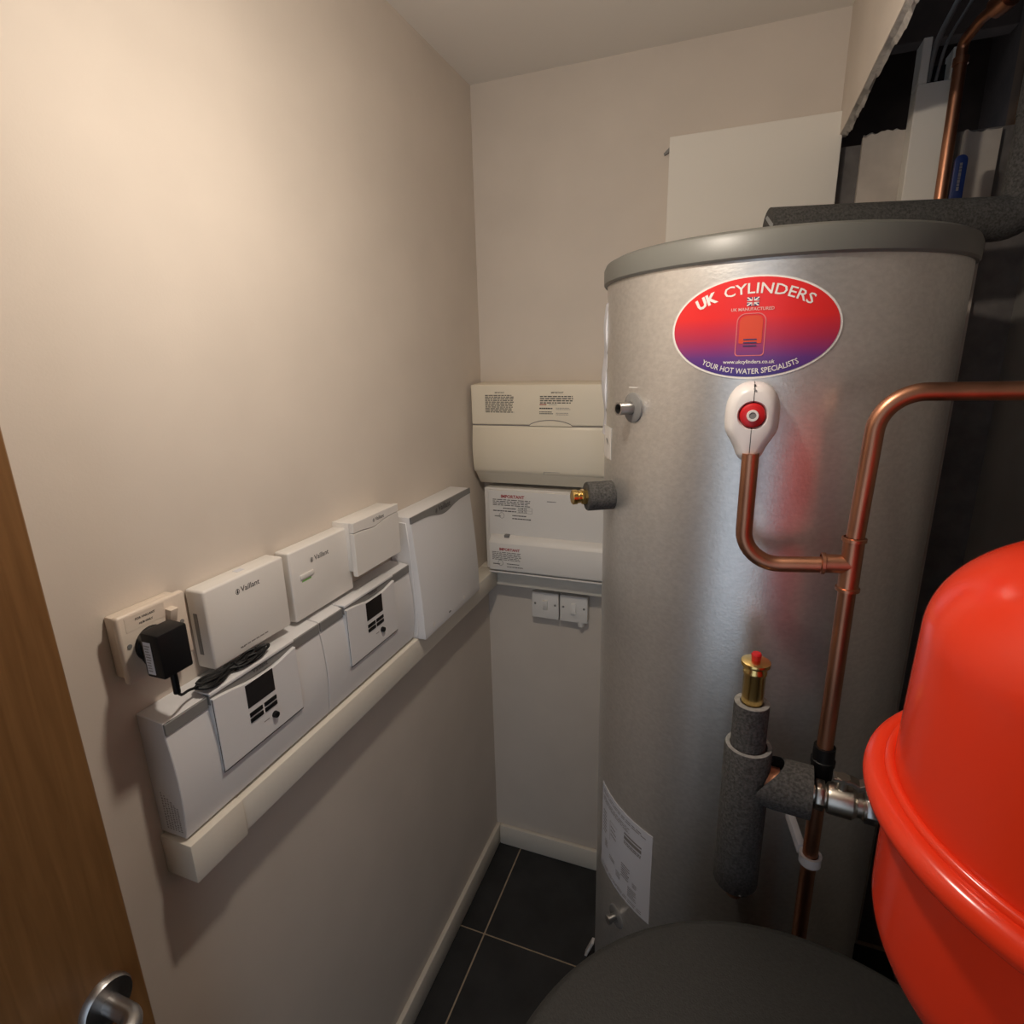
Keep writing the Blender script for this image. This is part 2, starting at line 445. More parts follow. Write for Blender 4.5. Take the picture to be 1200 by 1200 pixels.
F = Flat(); F.lines(.0615, 1.366, .0705, 1.402, 10, .5, .3); F.build('print', 'greyink', lb, lambda u, v: (u, -1.1540, v))
MB().tube([(.068, -1.130, 1.360), (.067, -1.129, 1.338), (.064, -1.127, 1.322)], .0042, 14).build('strain_relief', 'black', pa)
cb = MB(); random.seed(3)
pts = [(.064, -1.127, 1.324), (.058, -1.118, 1.312), (.046, -1.098, 1.304), (.040, -1.078, 1.296)]
def smooth_path(P, n=8):
    P = [Vector(p) for p in P]; out = []
    for i in range(len(P)-1):
        a = P[max(i-1,0)]; b_ = P[i]; c = P[i+1]; d = P[min(i+2, len(P)-1)]
        for k in range(n):
            t = k/n
            out.append(.5*((2*b_)+(c-a)*t+(2*a-5*b_+4*c-d)*t*t+(3*b_-a-3*c+d)*t**3))
    out.append(P[-1]); return out
cb.tube(smooth_path(pts), .0019, 8)
for k in range(9):
    dx = .0360+.0032*(k % 4)+random.uniform(-.001, .001); dz = 1.2900+.0030*(k//4)+random.uniform(0, .0015)
    yA = -1.082+random.uniform(-.004, .006); yB = -.955+random.uniform(-.035, .006)
    ym = (yA+yB)/2; pin = random.uniform(-.002, .002)
    loop = [(dx, yA, dz+.004), (dx-.003, yA+.012, dz+.0045), (dx+pin, ym-.02, dz+.003), (.038+.001*(k % 3), ym, dz+.002), (dx-pin, ym+.025, dz+.002), (dx-.003, yB-.012, dz+.0035), (dx+.003, yB, dz+.004),
            (dx+.006, yB-.012, dz+.001), (dx+.004, ym+.02, dz), (.041, ym, dz+.0025), (dx+.004, ym-.025, dz), (dx+.007, yA+.010, dz+.001), (dx, yA, dz+.004)]
    cb.tube(smooth_path(loop, 6), .0021, 7)
cb.tube([(.041, -1.02, 1.2885), (.047, -1.02, 1.291), (.048, -1.02, 1.297), (.042, -1.02, 1.301), (.037, -1.02, 1.297), (.041, -1.02, 1.2885)], .0016, 6)
cb.build('coiled_cable', 'cable', pa)

# internet hub box
hb = thing('heating_hub', (.018, -.969, 1.30), 'square white hub box beside the wall socket, leftmost of the upper boxes', 'control box')
hbb = MB().box(0, .035, -1.045, -.893, 1.300, 1.420).build('case', 'white', hb, bevel=.004, seg=3)
F = Flat(); emblem(F, -.9885, 1.3975, .009); F.add(fit_text('Vaillant', .036, .012), -.9645, 1.3945)
F.build('lettering', 'ink', hb, on_x(.0352))
F = Flat(); F.rect(-.997, 1.3105, -.990, 1.3118); F.lines(-.999, 1.3105, -.944, 1.3145, 1, .5, 0); F.build('printed_line', 'greyink', hb, on_x(.0352))
MB().box(.010, .017, -1.0456, -1.0448, 1.322, 1.385).build('side_slot', 'midgrey', hb, bevel=.0003)
MB().box(.012, .022, -.972, -.958, 1.4199, 1.4203).build('top_glint', 'paper', hb, smooth=0)  # pale patch paints a bluish glint on the hub top

# radio receiver box
rc = thing('radio_receiver', (.015, -.796, 1.293), 'white receiver box with a green mark, second of the upper boxes', 'control box')
MB().box(0, .030, -.876, -.716, 1.293, 1.417).build('case', 'white', rc, bevel=.0035, seg=3)
F = Flat(); emblem(F, -.823, 1.3885, .009); F.add(fit_text('Vaillant', .038, .012), -.797, 1.3855); F.build('lettering', 'ink', rc, on_x(.0302))
MB().box(.030, .0325, -.856, -.823, 1.3635, 1.3715).build('push_button', 'white', rc, bevel=.001)
F = Flat(); F.rect(-.852, 1.3575, -.829, 1.3605); F.build('green_mark', 'green', rc, on_x(.0302))

# small relay box
sm = thing('relay_box', (.025, -.65, 1.324), 'small white relay box with a curved line, next to the large wiring box', 'control box')
MB().box(0, .046, -.725, -.574, 1.330, 1.427).build('back_shell', 'white', sm, bevel=.002)
n = 24
def wave(t, a): return a*math.cos(2*PI*(t-.5))*.5
tp = [(-.727+.155*i/n, 1.4075-.006*math.exp(-((i/n-.42)/.20)**2)+.004*i/n) for i in range(n+1)]
MB().prism_x([(-.572,1.428),(-.727,1.428)]+[(y, z+.0008) for y, z in tp], .040, .0505).build('top_cover', 'white', sm, bevel=.0008, seg=1)
MB().prism_x([(-.572,1.322),(-.727,1.322)]+[(y, z-.0008) for y, z in tp], .040, .0500).build('front_cover', 'white', sm, bevel=.0008, seg=1)
F = Flat(); emblem(F, -.662, 1.4165, .007); F.add(fit_text('Vaillant', .030, .012), -.641, 1.4142); F.build('lettering', 'ink', sm, on_x(.0508))

# two heat pump controllers with displays
def controller(y0, y1, label, py0, py1, sy, side_print):
    t = thing('heating_controller', (.028, (y0+y1)/2, 1.103), label, 'controller', 'heat pump controllers above the trunking')
    zt, zb = 1.283, 1.1035
    g = .0008
    front = [(.046+.0095*math.sin(PI*min(1, max(0, (q/18)))*.82+.28)-.0022, 1.2635-(1.2635-zb)*q/18) for q in range(19)]
    MB().prism_y([(0, zt+.004), (.040, zt), (.046, zt-.0015)]+front+[(0, zb)], y0+g, y1-g).build('case', 'whitecool', t, bevel=.001, seg=1, smooth=25)
    # grey band under the top lip, either side of the display cover
    for a, b_ in ((y0+g+.0007, py0-.001), (py1+.001, y1-g-.0007)):
        MB().box(.040, .0488, a, b_, 1.2635, 1.2805).build('grey_band', 'midgrey', t, bevel=.0008, seg=1)
    MB().box(.040, .0522, py0-.001, py1+.001, 1.268, 1.2845).build('wave_band', 'midgrey', t, bevel=.0006, seg=1)
    MB().box(.026, .0545, py0-.001, py1+.001, 1.2815, 1.2865).build('top_lip', 'whitecool', t, bevel=.0012, seg=2)
    # display cover with a wave shaped upper edge
    n = 28; up = []
    for i in range(n+1):
        s_ = i/n; up.append((py0+(py1-py0)*s_, 1.2775-.0030*s_-.0105*math.sin(PI*s_**1.25)**1.3))
    dc = MB().prism_x([(py1, 1.1625), (py0, 1.1625)]+up, .044, .0575).build('display_cover', 'whitecool', t, bevel=.0008, seg=1)
    F = Flat(); F.rect(py0, 1.1632, py1, 1.1638); F.build('groove_line', 'ink', dc, on_x(.0572))
    F = Flat(); F.rect(py0, 1.1605, py1, 1.1622); F.build('cover_gap', 'ink', t, on_x(.0566))
    F = Flat(); F.rect(py0-.0016, 1.1605, py0-.0003, 1.277); F.build('cover_gap', 'ink', t, on_x(.0566))
    for q0_ in (py0+.004, py1-.020):
        F = Flat(); F.rect(q0_, 1.1758, q0_+.016, 1.1762); F.build('fine_line', 'paper', dc, on_x(.0577))
    MB().box(.0570, .0582, sy, sy+.054, 1.2285, 1.2660).build('display_screen', 'screen', dc, bevel=.0004, seg=1)
    for c in range(2):
        for r in range(2):
            MB().box(.0570, .0590, sy+.0005+c*.0285, sy+.0255+c*.0285, 1.2135-r*.0095, 1.2205-r*.0095).build('button', 'black', dc, bevel=.0012, seg=2)
    MB().lathe([(0,0),(.0055,0),(.0048,.006),(0,.006)], (.0572, sy+.046, 1.190), (1,0,0), 24).build('rotary_knob', 'black', dc)
    F = Flat(); F.rect(sy+.024, 1.1895, sy+.035, 1.191); F.build('printed_mark', 'greyink', dc, on_x(.0578))
    F = Flat(); F.add(fit_text('Vaillant', .030, .012), (py0+py1)/2+.01, 1.2735); F.build('lettering', 'ink', t, on_x(.0525))
    if side_print:
        F = Flat()
        for k in range(6): F.lines(.014+.005*k, 1.112, .0175+.005*k, 1.172-.004*k, 14, .6, .5)
        F.build('side_print', 'greyink', t, lambda u, v: (u, y0+g-.0003, v))
    return t
controller(-1.143, -.8445, 'white heating controller with a dark display, nearest the socket, over the trunking end', -1.076, -.915, -1.0225, True)
controller(-.8445, -.543, 'white heating controller with a dark display, beside the large wiring box', -.780, -.619, -.7225, False)

# large wiring centre
wc = thing('wiring_centre', (.035, -.385, 1.10), 'large white wiring box with a grey wavy top band, near the room corner', 'control box')
zt, zb = 1.387, 1.098
sidep = [(0, zt+.001), (.058, zt), (.058, 1.368)]+[(.058+.017*math.sin(PI*.5*(q/16)), 1.368-(1.368-zb)*q/16) for q in range(1, 17)]+[(.0, zb)]
MB().prism_y(sidep, -.538, -.232).build('case', 'whitecool', wc, bevel=.0015, seg=2, smooth=25)
nn = 40
gv = []; gf = []
def curvex(z): 
    q = max(0, min(1, (1.368-z)/(1.368-zb))); return .058+.017*math.sin(PI*.5*q)
for i in range(nn+1):
    s_ = i/nn; y = -.538+.306*s_
    zl = 1.372-.0145*math.exp(-((s_-.50)/.19)**2)+.001
    gv += [(y, 1.3872), (y, zl)]
b = MB()
for i in range(nn+1):
    (y, z1), (_, z0) = gv[2*i], gv[2*i+1]
    b.v += [(.0586, y, z1), (.0590+max(0, curvex(z0)-.058), y, z0)]
for i in range(nn): b.f.append((2*i, 2*i+1, 2*i+3, 2*i+2))
nv = len(b.v); b.v += [(x-.0035, y, z) for x, y, z in b.v]
b.f += [tuple(q+nv for q in reversed(f)) for f in b.f]
for i in range(nn):
    b.f.append((2*i, 2*i+2, 2*i+2+nv, 2*i+nv)); b.f.append((2*i+1, 2*i+1+nv, 2*i+3+nv, 2*i+3))
b.f.append((0, nv, nv+1, 1)); b.f.append((2*nn, 2*nn+1, 2*nn+1+nv, 2*nn+nv))
b.build('grey_band', 'midgrey', wc)
F = Flat(); emblem(F, -.425, 1.3745, .012); F.add(fit_text('Vaillant', .062, .012), -.384, 1.3705); F.build('lettering', 'ink', wc, on_x(.0605))
for yy in (-.495, -.331):
    MB().lathe([(0,0),(.0055,0),(.0055,.0035),(.003,.0036),(0,.003)], (.0722, yy, 1.117), (1,0,0), 20).build('screw_cap', 'white', wc)
MB().box(.0735, .0762, -.419, -.409, 1.112, 1.1155).build('latch_slot', 'grey', wc, bevel=.0005, seg=1)
MB().prism_y([(x, z) for x, z in [(.004, zt-.01), (.046, zt-.012), (.052, 1.30), (.058, 1.12), (.056, zb+.004), (.004, zb+.004)]], -.5398, -.5375).build('side_panel', 'whitecool', wc, bevel=.001, seg=1)

# ================================================================== BACK WALL: fuse boxes and switches
cu = thing('fuse_box', (.24, -.05, 1.37), 'cream plastic fuse box with a curved flap, upper one on the back wall', 'fuse box')
MB().prism_x([(0,1.365),(-.062,1.365),(-.093,1.402),(-.093,1.646),(-.085,1.649),(0,1.652)], .014, .46).build('case', 'cream', cu, bevel=.003, seg=2)
xa, xb = .012, .462
# upper cover with an arched finger recess, lower hinged flap
MB().box(xa, xb, -.100, -.088, 1.5395, 1.6475).build('upper_cover', 'cream', cu, bevel=.003, seg=3)
flap = [(-.088, 1.404), (-.096, 1.404)]+[(-.096-.0085*math.sin(PI*q/14)**.7, 1.404+(1.5365-1.404)*q/14) for q in range(1, 14)]+[(-.0975, 1.5365), (-.088, 1.5365)]
fp = MB().prism_x(flap, xa, xb).build('hinged_flap', 'cream', cu, bevel=.001, seg=1, smooth=50)
ar = [(.182+.122*q/24, 1.5375+.0150*math.sin(PI*q/24)**.62) for q in range(25)]
MB().prism_along(ar, (0, -.1012, 0), (0, 1, 0), (1, 0, 0), (0, 0, 1), .003).build('finger_lip', 'cream', fp, bevel=.0006, seg=1)
F = Flat()
for i in range(24):
    (u0, v0), (u1, v1) = ar[i], ar[i+1]
    F.add(([(u0, v0), (u1, v1), (u1, v1+.0022), (u0, v0+.0022)], [(0,1,2,3)]))
F.build('lip_gap', 'greyink', fp, on_y(-.1014))
F = Flat(); F.rect(xa+.002, 1.5368, xb-.002, 1.5392); F.build('cover_gap', 'greyink', cu, on_y(-.0985))
F = Flat(); F.add(fit_text('IMPORTANT', .028, .015), .098, 1.6245); F.lines(.055, 1.572, .142, 1.6215, 11, .5, .12)
F.add(fit_text('IMPORTANT', .034, .015), .262, 1.624); F.lines(.214, 1.597, .306, 1.619, 4, .5, .1)
F.lines(.212, 1.582, .250, 1.588, 1, .55, .1); F.lines(.212, 1.569, .250, 1.578, 2, .5, .2)
F.build('print', 'ink', cu, on_y(-.1004))
F = Flat(); F.lines(.213, 1.5925, .232, 1.5975, 1, .6, 0); F.build('red_print', 'redink', cu, on_y(-.1004))
F = Flat(); F.lines(.258, 1.581, .298, 1.588, 2, .35, .1); F.lines(.258, 1.567, .294, 1.575, 2, .35, .1); F.lines(.238, 1.593, .262, 1.5965, 1, .4, .1); F.build('faint_print', 'greyink', cu, on_y(-.1004))
F = Flat(); F.rect(.222, 1.404, .223, 1.412); F.rect(.222, 1.411, .268, 1.412); F.build('latch_mark', 'greyink', fp, on_y(-.0995))

cl = thing('fuse_box', (.24, -.05, 1.10), 'white metal fuse box with red headings, lower one on the back wall', 'fuse box')
MB().box(.030, .47, -.072, 0, 1.1005, 1.352).build('back_case', 'white', cl, bevel=.0015, seg=1)
MB().box(.046, .47, -.082, -.070, 1.1005, 1.3475).build('front_plate', 'white', cl, bevel=.0012, seg=1)
fp2 = MB().prism_x([(-.080,1.108),(-.101,1.108),(-.104,1.112),(-.104,1.194),(-.086,1.2145),(-.080,1.2145)], .052, .47).build('hinged_flap', 'white', cl, bevel=.001, seg=1)
MB().box(.048, .47, -.099, -.070, 1.0985, 1.1035).build('bottom_rail', 'white', cl, bevel=.001, seg=1)
MB().box(.097, .112, -.094, -.0815, 1.209, 1.2175).build('latch', 'grey', cl, bevel=.001, seg=1)
F = Flat(); F.add(fit_text('IMPORTANT', .072, .035), .122, 1.3262); F.build('red_heading', 'redink', cl, on_y(-.0823))
F = Flat(); F.add(fit_text('IMPORTANT', .064, .035), .117, 1.1722); F.build('red_heading', 'redink', cl, on_y(-.1043))
F = Flat(); F.lines(.060, 1.3020, .178, 1.3235, 4, .42, .1); F.lines(.092, 1.2925, .134, 1.2985, 1, .5, .1); F.lines(.060, 1.284, .134, 1.290, 1, .5, .1)
for v in (1.2835, 1.2915, 1.2995): F.rect(.134, v, .181, v+.0006)
F.rect(.1805, 1.2835, .1811, 1.3000)
F.add(fit_text('5.04.22', .026, .01), .152, 1.2935); F.add(fit_text('5.04.32', .026, .01), .152, 1.2850)
F.lines(.120, 1.272, .164, 1.278, 1, .5, .1); F.lines(.120, 1.263, .178, 1.269, 1, .5, .05); F.lines(.065, 1.268, .084, 1.273, 1, .5, 0); F.ring(.087, 1.273, .008, .009, .0008, 20)
F.lines(.226, 1.3215, .252, 1.3255, 1, .5, 0)
F.lines(.062, 1.142, .155, 1.169, 6, .38, .1); F.lines(.064, 1.127, .086, 1.132, 1, .6, 0); F.ring(.088, 1.1335, .008, .009, .0009, 20); F.lines(.108, 1.130, .148, 1.1345, 1, .5, .05); F.lines(.108, 1.121, .158, 1.126, 1, .45, .05)
F.build('print', 'ink', cl, lambda u, v: (u, -.0823 if v > 1.25 else -.1043, v))

def light_switch(x0, label, extra):
    x1 = x0+.086; t = thing('wall_switch', ((x0+x1)/2, -.02, .94), label, 'switch', 'switches under the trunking')
    MB().box(x0+.002, x1-.002, -.022, 0, .938, 1.020).build('back_box', 'white', t, bevel=.003)
    MB().box(x0, x1, -.031, -.021, .936, 1.022).build('face_plate', 'white', t, bevel=.003, seg=3)
    MB().prism_x([(-.030,.966),(-.0335,.966),(-.0385,.996),(-.030,.998)] if not extra else [(-.030,.966),(-.0385,.967),(-.034,.997),(-.030,.998)], x0+.035, x0+.051).build('rocker', 'white', t, bevel=.0008)
    for xx in (x0+.011, x1-.011):
        MB().lathe([(0,0),(.0034,0),(.0034,.0012),(0,.0008)], (xx, -.0308, .984), (0,-1,0), 16).build('screw', 'grey', t)
    if extra: MB().lathe([(0,0),(.009,0),(.012,.014),(.012,.020),(0,.020)], (x1-.022, -.020, .922), (0,0,1), 24).build('cable_gland', 'white', t)
light_switch(.158, 'white wall switch under the fuse boxes, left of the pair', False)
light_switch(.248, 'white wall switch with a round cable gland below, right of the pair', True)

# white board on the back wall
pn = MB().box(.513, .872, -.020, -.001, 1.70, 2.206).build('white_board', 'panel', bevel=.001, seg=1)
tag(pn, 'plain white board fixed high on the back wall behind the cylinder', 'board')
sp = MB().prism_along([(0,0),(-.014,-.012),(-.012,-.016),(0,-.010)], (.5128, -.010, 2.188), (0,1,0), (1,0,0), (0,0,1), .006).build('edge_spike', 'grey', pn)  # small grey spike at the left edge of the board

# ================================================================== HOT WATER CYLINDER
AX, AY, RC = .7387, -.4116, .28
def cp(a, z, r=RC):       # a in degrees, 0 faces the camera side (-y), positive towards +x
    t = math.radians(a); return Vector((AX+r*math.sin(t), AY-r*math.cos(t), z))
def cdir(a): t = math.radians(a); return Vector((math.sin(t), -math.cos(t), 0))
hw = thing('hot_water_cylinder', (AX, AY, 0), 'tall silver hot water cylinder with a grey lid and oval sticker', 'cylinder')
MB().lathe([(0,.06),(RC-.004,.06),(RC,.064),(RC,1.845),(0,1.845)], (AX, AY, 0), n=160).build('shell', 'silver', hw)
MB().lathe([(0,1.836),(RC+.004,1.836),(RC+.0065,1.839),(RC+.0065,1.862),(RC+.003,1.870),(RC-.006,1.8745),(0,1.8765)], (AX, AY, 0), n=160).build('lid', 'lid', hw)
MB().lathe([(0,0),(RC-.02,0),(RC-.02,.064),(0,.064)], (AX, AY, 0), n=96).build('base', 'black', hw)
def oncyl(a0, z0, r): return lambda u, v: tuple(cp(a0+math.degrees(u/RC), z0+v, r))
def patch(w_, h_, a0, z0, r, mask=None, nu=36, nv=10, name='label', mt='paper', thick=.0006, parent=None):
    """curved label: grid over the cylinder with a little thickness; mask=ellipse -> radial grid"""
    b = MB(); fn = oncyl(a0, z0, r); vs = []
    if mask == 'ellipse':
        nr, nt_ = 10, 96; b.v.append(tuple(fn(0, 0)))
        for i in range(1, nr+1):
            for k in range(nt_):
                t = 2*PI*k/nt_; b.v.append(tuple(fn(w_/2*i/nr*math.cos(t), h_/2*i/nr*math.sin(t))))
        for k in range(nt_): b.f.append((0, 1+k, 1+(k+1) % nt_))
        for i in range(nr-1):
            for k in range(nt_):
                p = 1+i*nt_; q = p+nt_; b.f.append((p+k, q+k, q+(k+1) % nt_, p+(k+1) % nt_))
        o = 1+(nr-1)*nt_; edge = [o+k for k in range(nt_)]
    else:
        for j in range(nv+1):
            for i in range(nu+1): b.v.append(tuple(fn(-w_/2+w_*i/nu, -h_/2+h_*j/nv)))
        for j in range(nv):
            for i in range(nu):
                p = j*(nu+1)+i; b.f.append((p, p+1, p+nu+2, p+nu+1))
        edge = [i for i in range(nu+1)]+[j*(nu+1)+nu for j in range(1, nv+1)]+[nv*(nu+1)+i for i in range(nu-1, -1, -1)]+[j*(nu+1) for j in range(nv-1, 0, -1)]
    nv0 = len(b.v)
    for x, y, z in list(b.v):
        d = Vector((AX-x, AY-y, 0)).normalized()*thick; b.v.append((x+d.x, y+d.y, z))
    b.f += [tuple(q+nv0 for q in reversed(f)) for f in list(b.f)]
    m_ = len(edge)
    for k in range(m_): b.f.append((edge[k], edge[k]+nv0, edge[(k+1) % m_]+nv0, edge[(k+1) % m_]))
    return b.build(name, mt, parent, smooth=40)
def wrapprint(F, a0, z0, r, name, mt, parent):
    # cut long polygons finely so print follows the curve
    b = MB(); fn = oncyl(a0, z0, r); b.add([fn(u, v) for u, v in F.v], F.f)
    return tag(b.build(name, mt, parent, smooth=0, recalc=False), kind='stuff' if 'print' in name or 'mark' in name else None)
SA, SZ = -6.5, 1.7485
stk = patch(.2235, .1345, SA, SZ, RC+.0012, 'ellipse', name='sticker', mt='white', thick=.0012, parent=hw)
patch(.2170, .1295, SA, SZ+.0002, RC+.0016, 'ellipse', name='sticker_print', mt='sticker', thick=.0003, parent=stk)
def arc_up(Ra, z): return lambda u, v: ((Ra+v)*math.sin(u/Ra), (Ra+v)*math.cos(u/Ra)-Ra+z)
def arc_dn(Ra, z): return lambda u, v: ((Ra-v)*math.sin(u/Ra), Ra-(Ra-v)*math.cos(u/Ra)+z)
F = Flat(); RP = RC+.0021
tu = fit_text('UK', .0285, .045, .0138); tcx = fit_text('CYLINDERS', .110, .010, .0132)
fa = arc_up(.150, .0445)
F.add(([(u-.0600, v) for u, v in tu[0]], tu[1]), fn=fa); F.add(([(u+.0185, v) for u, v in tcx[0]], tcx[1]), fn=fa)
wrapprint(F, SA, SZ, RP, 'lettering', 'white', stk); F = Flat()
t3 = fit_text('YOUR HOT WATER SPECIALISTS', .130, .010, .0072); F.add(([(u, v) for u, v in t3[0]], t3[1]), fn=arc_dn(.150, -.0605))
wrapprint(F, SA, SZ, RP, 'lettering', 'white', stk); F = Flat()
t4 = fit_text('www.ukcylinders.co.uk', .066, .012); F.add(t4, 0, -.0465)
wrapprint(F, SA, SZ, RP, 'lettering', 'white', stk)
F = Flat(); t5 = fit_text('UK MANUFACTURED', .054, .02); F.add(t5, 0, .0225)
wrapprint(F, SA, SZ, RP, 'small_lettering', mat('pale_red_print', (0.70, .36, .33), .5), stk)
# small union flag, tank drawing
MT['flagblue'] = mat('flag_blue', (0.03, 0.03, 0.12), .5)
MT['flagred'] = mat('flag_red', (0.5, 0.02, 0.03), .5)
F = Flat(); F.rect(-.0075, .0285, .0075, .0395); fb = wrapprint(F, SA, SZ, RP, 'flag', 'flagblue', stk)
F = Flat()
for q in (1, -1):
    F.add(([(-.0075, .034-q*.0055), (-.006, .034-q*.0055), (.0075, .034+q*.0046), (.0075, .034+q*.0055), (.006, .034+q*.0055), (-.0075, .034-q*.0046)], [(0,1,2,3,4,5)]))
F.rect(-.0018, .0285, .0018, .0395); F.rect(-.0075, .0322, .0075, .0358)
wrapprint(F, SA, SZ, RP+.0002, 'flag_cross', 'white', stk)
F = Flat(); F.rect(-.0009, .0285, .0009, .0395); F.rect(-.0075, .0331, .0075, .0349); wrapprint(F, SA, SZ, RP+.0004, 'flag_red_cross', 'flagred', stk)
MT['tankprint'] = mat('orange_print', (0.62, .06, .022), .45); MT['tankline'] = mat('pink_print', (0.66, .16, .16), .45)
def rrect(F, u0, v0, u1, v1, rt, rb_, n=8):
    P = []
    for cx, cy, r, a in ((u1-rt, v1-rt, rt, 0), (u0+rt, v1-rt, rt, 90), (u0+rb_, v0+rb_, rb_, 180), (u1-rb_, v0+rb_, rb_, 270)):
        for k in range(n+1):
            t = math.radians(a+90*k/n); P.append((cx+r*math.cos(t), cy+r*math.sin(t)))
    F.add((P, [tuple(range(len(P)))])); return P
def outline(F, P, w_):
    n = len(P); cu_ = sum(p[0] for p in P)/n; cv_ = sum(p[1] for p in P)/n
    Q = [(cu_+(p[0]-cu_)*(1-w_), cv_+(p[1]-cv_)*(1-w_*.7)) for p in P]
    F.add((P+Q, [(i, (i+1) % n, (i+1) % n+n, i+n) for i in range(n)]))
F = Flat(); rrect(F, -.0145, -.020, .0145, .0165, .009, .002); wrapprint(F, SA, SZ, RP, 'tank_drawing', 'tankprint', stk)
F = Flat(); T = Flat(); P = rrect(T, -.0185, -.0365, .0185, .0195, .011, .004); outline(F, P, .06)
wrapprint(F, SA, SZ, RP+.0001, 'tank_outline', 'tankline', stk)
F = Flat()
for k in range(3): F.rect(-.0085, -.0155-.0042*k, .0085, -.0140-.0042*k)
wrapprint(F, SA, SZ, RP+.0003, 'tank_bars', 'flagblue', stk)

# boss, insulated side outlet, drain plug
a = -45.5; b = MB(); d = cdir(a); o = cp(a, 1.633)
bo = b.lathe([(0,0),(.0245,0),(.0245,.003),(.022,.0045),(.012,.0055),(0,.0055)], o-d*.001, d, 40).build('sensor_boss', 'midgrey', hw)
MB().lathe([(.0078,.030),(.0105,.030),(.0105,.004),(.0078,.004)], o, d, 28, closed=True).build('sensor_pocket', 'steel', bo)
MB().cyl(o+d*.005, o+d*.012, .0078, 20).build('pocket_bore', 'black', bo)
F = Flat(); F.lines(-.012, .031, .012, .035, 1, .5, .1); F.lines(-.004, .020, .005, .024, 1, .5, .1); wrapprint(F, a, 1.633, RC+.0006, 'scratched_mark', 'white', hw)
F = Flat(); F.lines(-.004, .036, .006, .040, 1, .6, 0); F.lines(-.004, .026, .006, .030, 1, .6, 0); wrapprint(F, -60, 1.471, RC+.0006, 'scratched_mark', 'white', hw)
a = -60; d = cdir(a); o = cp(a, 1.470)
iso = MB().lathe([(0,-.004),(.0265,-.004),(.0265,.046),(.0255,.048),(.012,.048),(0,.048)], o, d, 40).build('insulated_outlet', 'foam', hw)
hexp = [(.0145*math.cos(PI/3*k), .0145*math.sin(PI/3*k)) for k in range(6)]
_, uu, vv = frame_from(d)
b = MB(); b.prism_along(hexp, o+d*.046, d, uu, vv, .012); b.lathe([(0,.058),(.0115,.058),(.0115,.064),(.010,.064),(.010,.0665),(.0135,.0665),(.0135,.074),(.012,.0755),(0,.0755)], o, d, 28)
b.build('brass_cap', 'brass', iso)
a = -46; d = cdir(a); o = cp(a, .552)
dp = MB().lathe([(0,0),(.024,0),(.024,.002),(.022,.0035),(0,.0035)], o-d*.001, d, 36).build('drain_boss', 'midgrey', hw)
MB().lathe([(0,.003),(.008,.003),(.008,.016),(.0095,.016),(.0095,.022),(0,.023)], o, d, 24).build('drain_plug', 'steel', dp)
# data label, bottom left
dl = patch(math.radians(34.5)*RC, .213, -44.5, .7305, RC+.0010, name='data_label', mt='paper', parent=hw)
F = Flat(); hw_ = math.radians(17.25)*RC
F.lines(-.076, .088, .070, .098, 2, .35, .1); F.lines(-.076, .068, .030, .082, 3, .35, .1)
F.rect(.012, .058, .060, .062); F.rect(.012, .0465, .060, .0545); F.lines(.012, .034, .060, .043, 2, .6, .05)
F.lines(-.074, -.010, -.054, .050, 7, .35, .3); F.rect(-.040, -.005, -.0392, .045); F.rect(-.040, .0442, -.012, .045); F.lines(-.036, .01, -.014, .04, 3, .3, .3)
for (u0, v0, u1, v1) in ((.006, -.052, .034, -.016), (-.062, -.040, -.048, -.018), (.028, -.084, .052, -.058), (-.012, -.070, .004, -.054), (.040, -.052, .054, -.040)): F.lines(u0, v0, u1, v1, 6, .4, .3)
F.lines(-.076, -.100, .070, -.090, 2, .3, .1); F.lines(-.040, -.052, -.014, -.040, 2, .35, .2)
wrapprint(F, -44.5, .7305, RC+.0015, 'print', 'greyink', dl)
# warning tag and document wallet on the far left flank
wt = patch(math.radians(15)*RC, .058, -69, 1.562, RC+.0012, name='warning_tag', mt='white', parent=hw, nu=10)
F = Flat(); F.add(([(.006, .006), (.020, -.004), (.020, .000), (.010, .009)], [(0,1,2,3)])); wrapprint(F, -69, 1.562, RC+.002, 'print', 'ink', wt)
b = MB(); NU, NV = 14, 24
for j in range(NV+1):
    for i in range(NU+1):
        s_, t_ = i/NU, j/NV
        r = RC+.0015+.007*math.sin(PI*s_)*(.35+.65*math.sin(PI*t_)**2)+.002*math.sin(t_*14+s_*3)
        b.v.append(tuple(cp(-104+32*s_, 1.572+.236*t_, r)))
for j in range(NV):
    for i in range(NU):
        p = j*(NU+1)+i; b.f.append((p, p+1, p+NU+2, p+NU+1))
nv0 = len(b.v)
for j in range(NV+1):
    for i in range(NU+1): b.v.append(tuple(cp(-104+32*i/NU, 1.572+.236*j/NV, RC+.0004)))
b.f += [tuple(q+nv0 for q in reversed(f)) for f in list(b.f)]
ed = list(range(NU+1))+[j*(NU+1)+NU for j in range(1, NV+1)]+[NV*(NU+1)+i for i in range(NU-1, -1, -1)]+[j*(NU+1) for j in range(NV-1, 0, -1)]
for k in range(len(ed)): b.f.append((ed[k], ed[k]+nv0, ed[(k+1) % len(ed)]+nv0, ed[(k+1) % len(ed)]))
b.build('document_wallet', 'paper', hw)

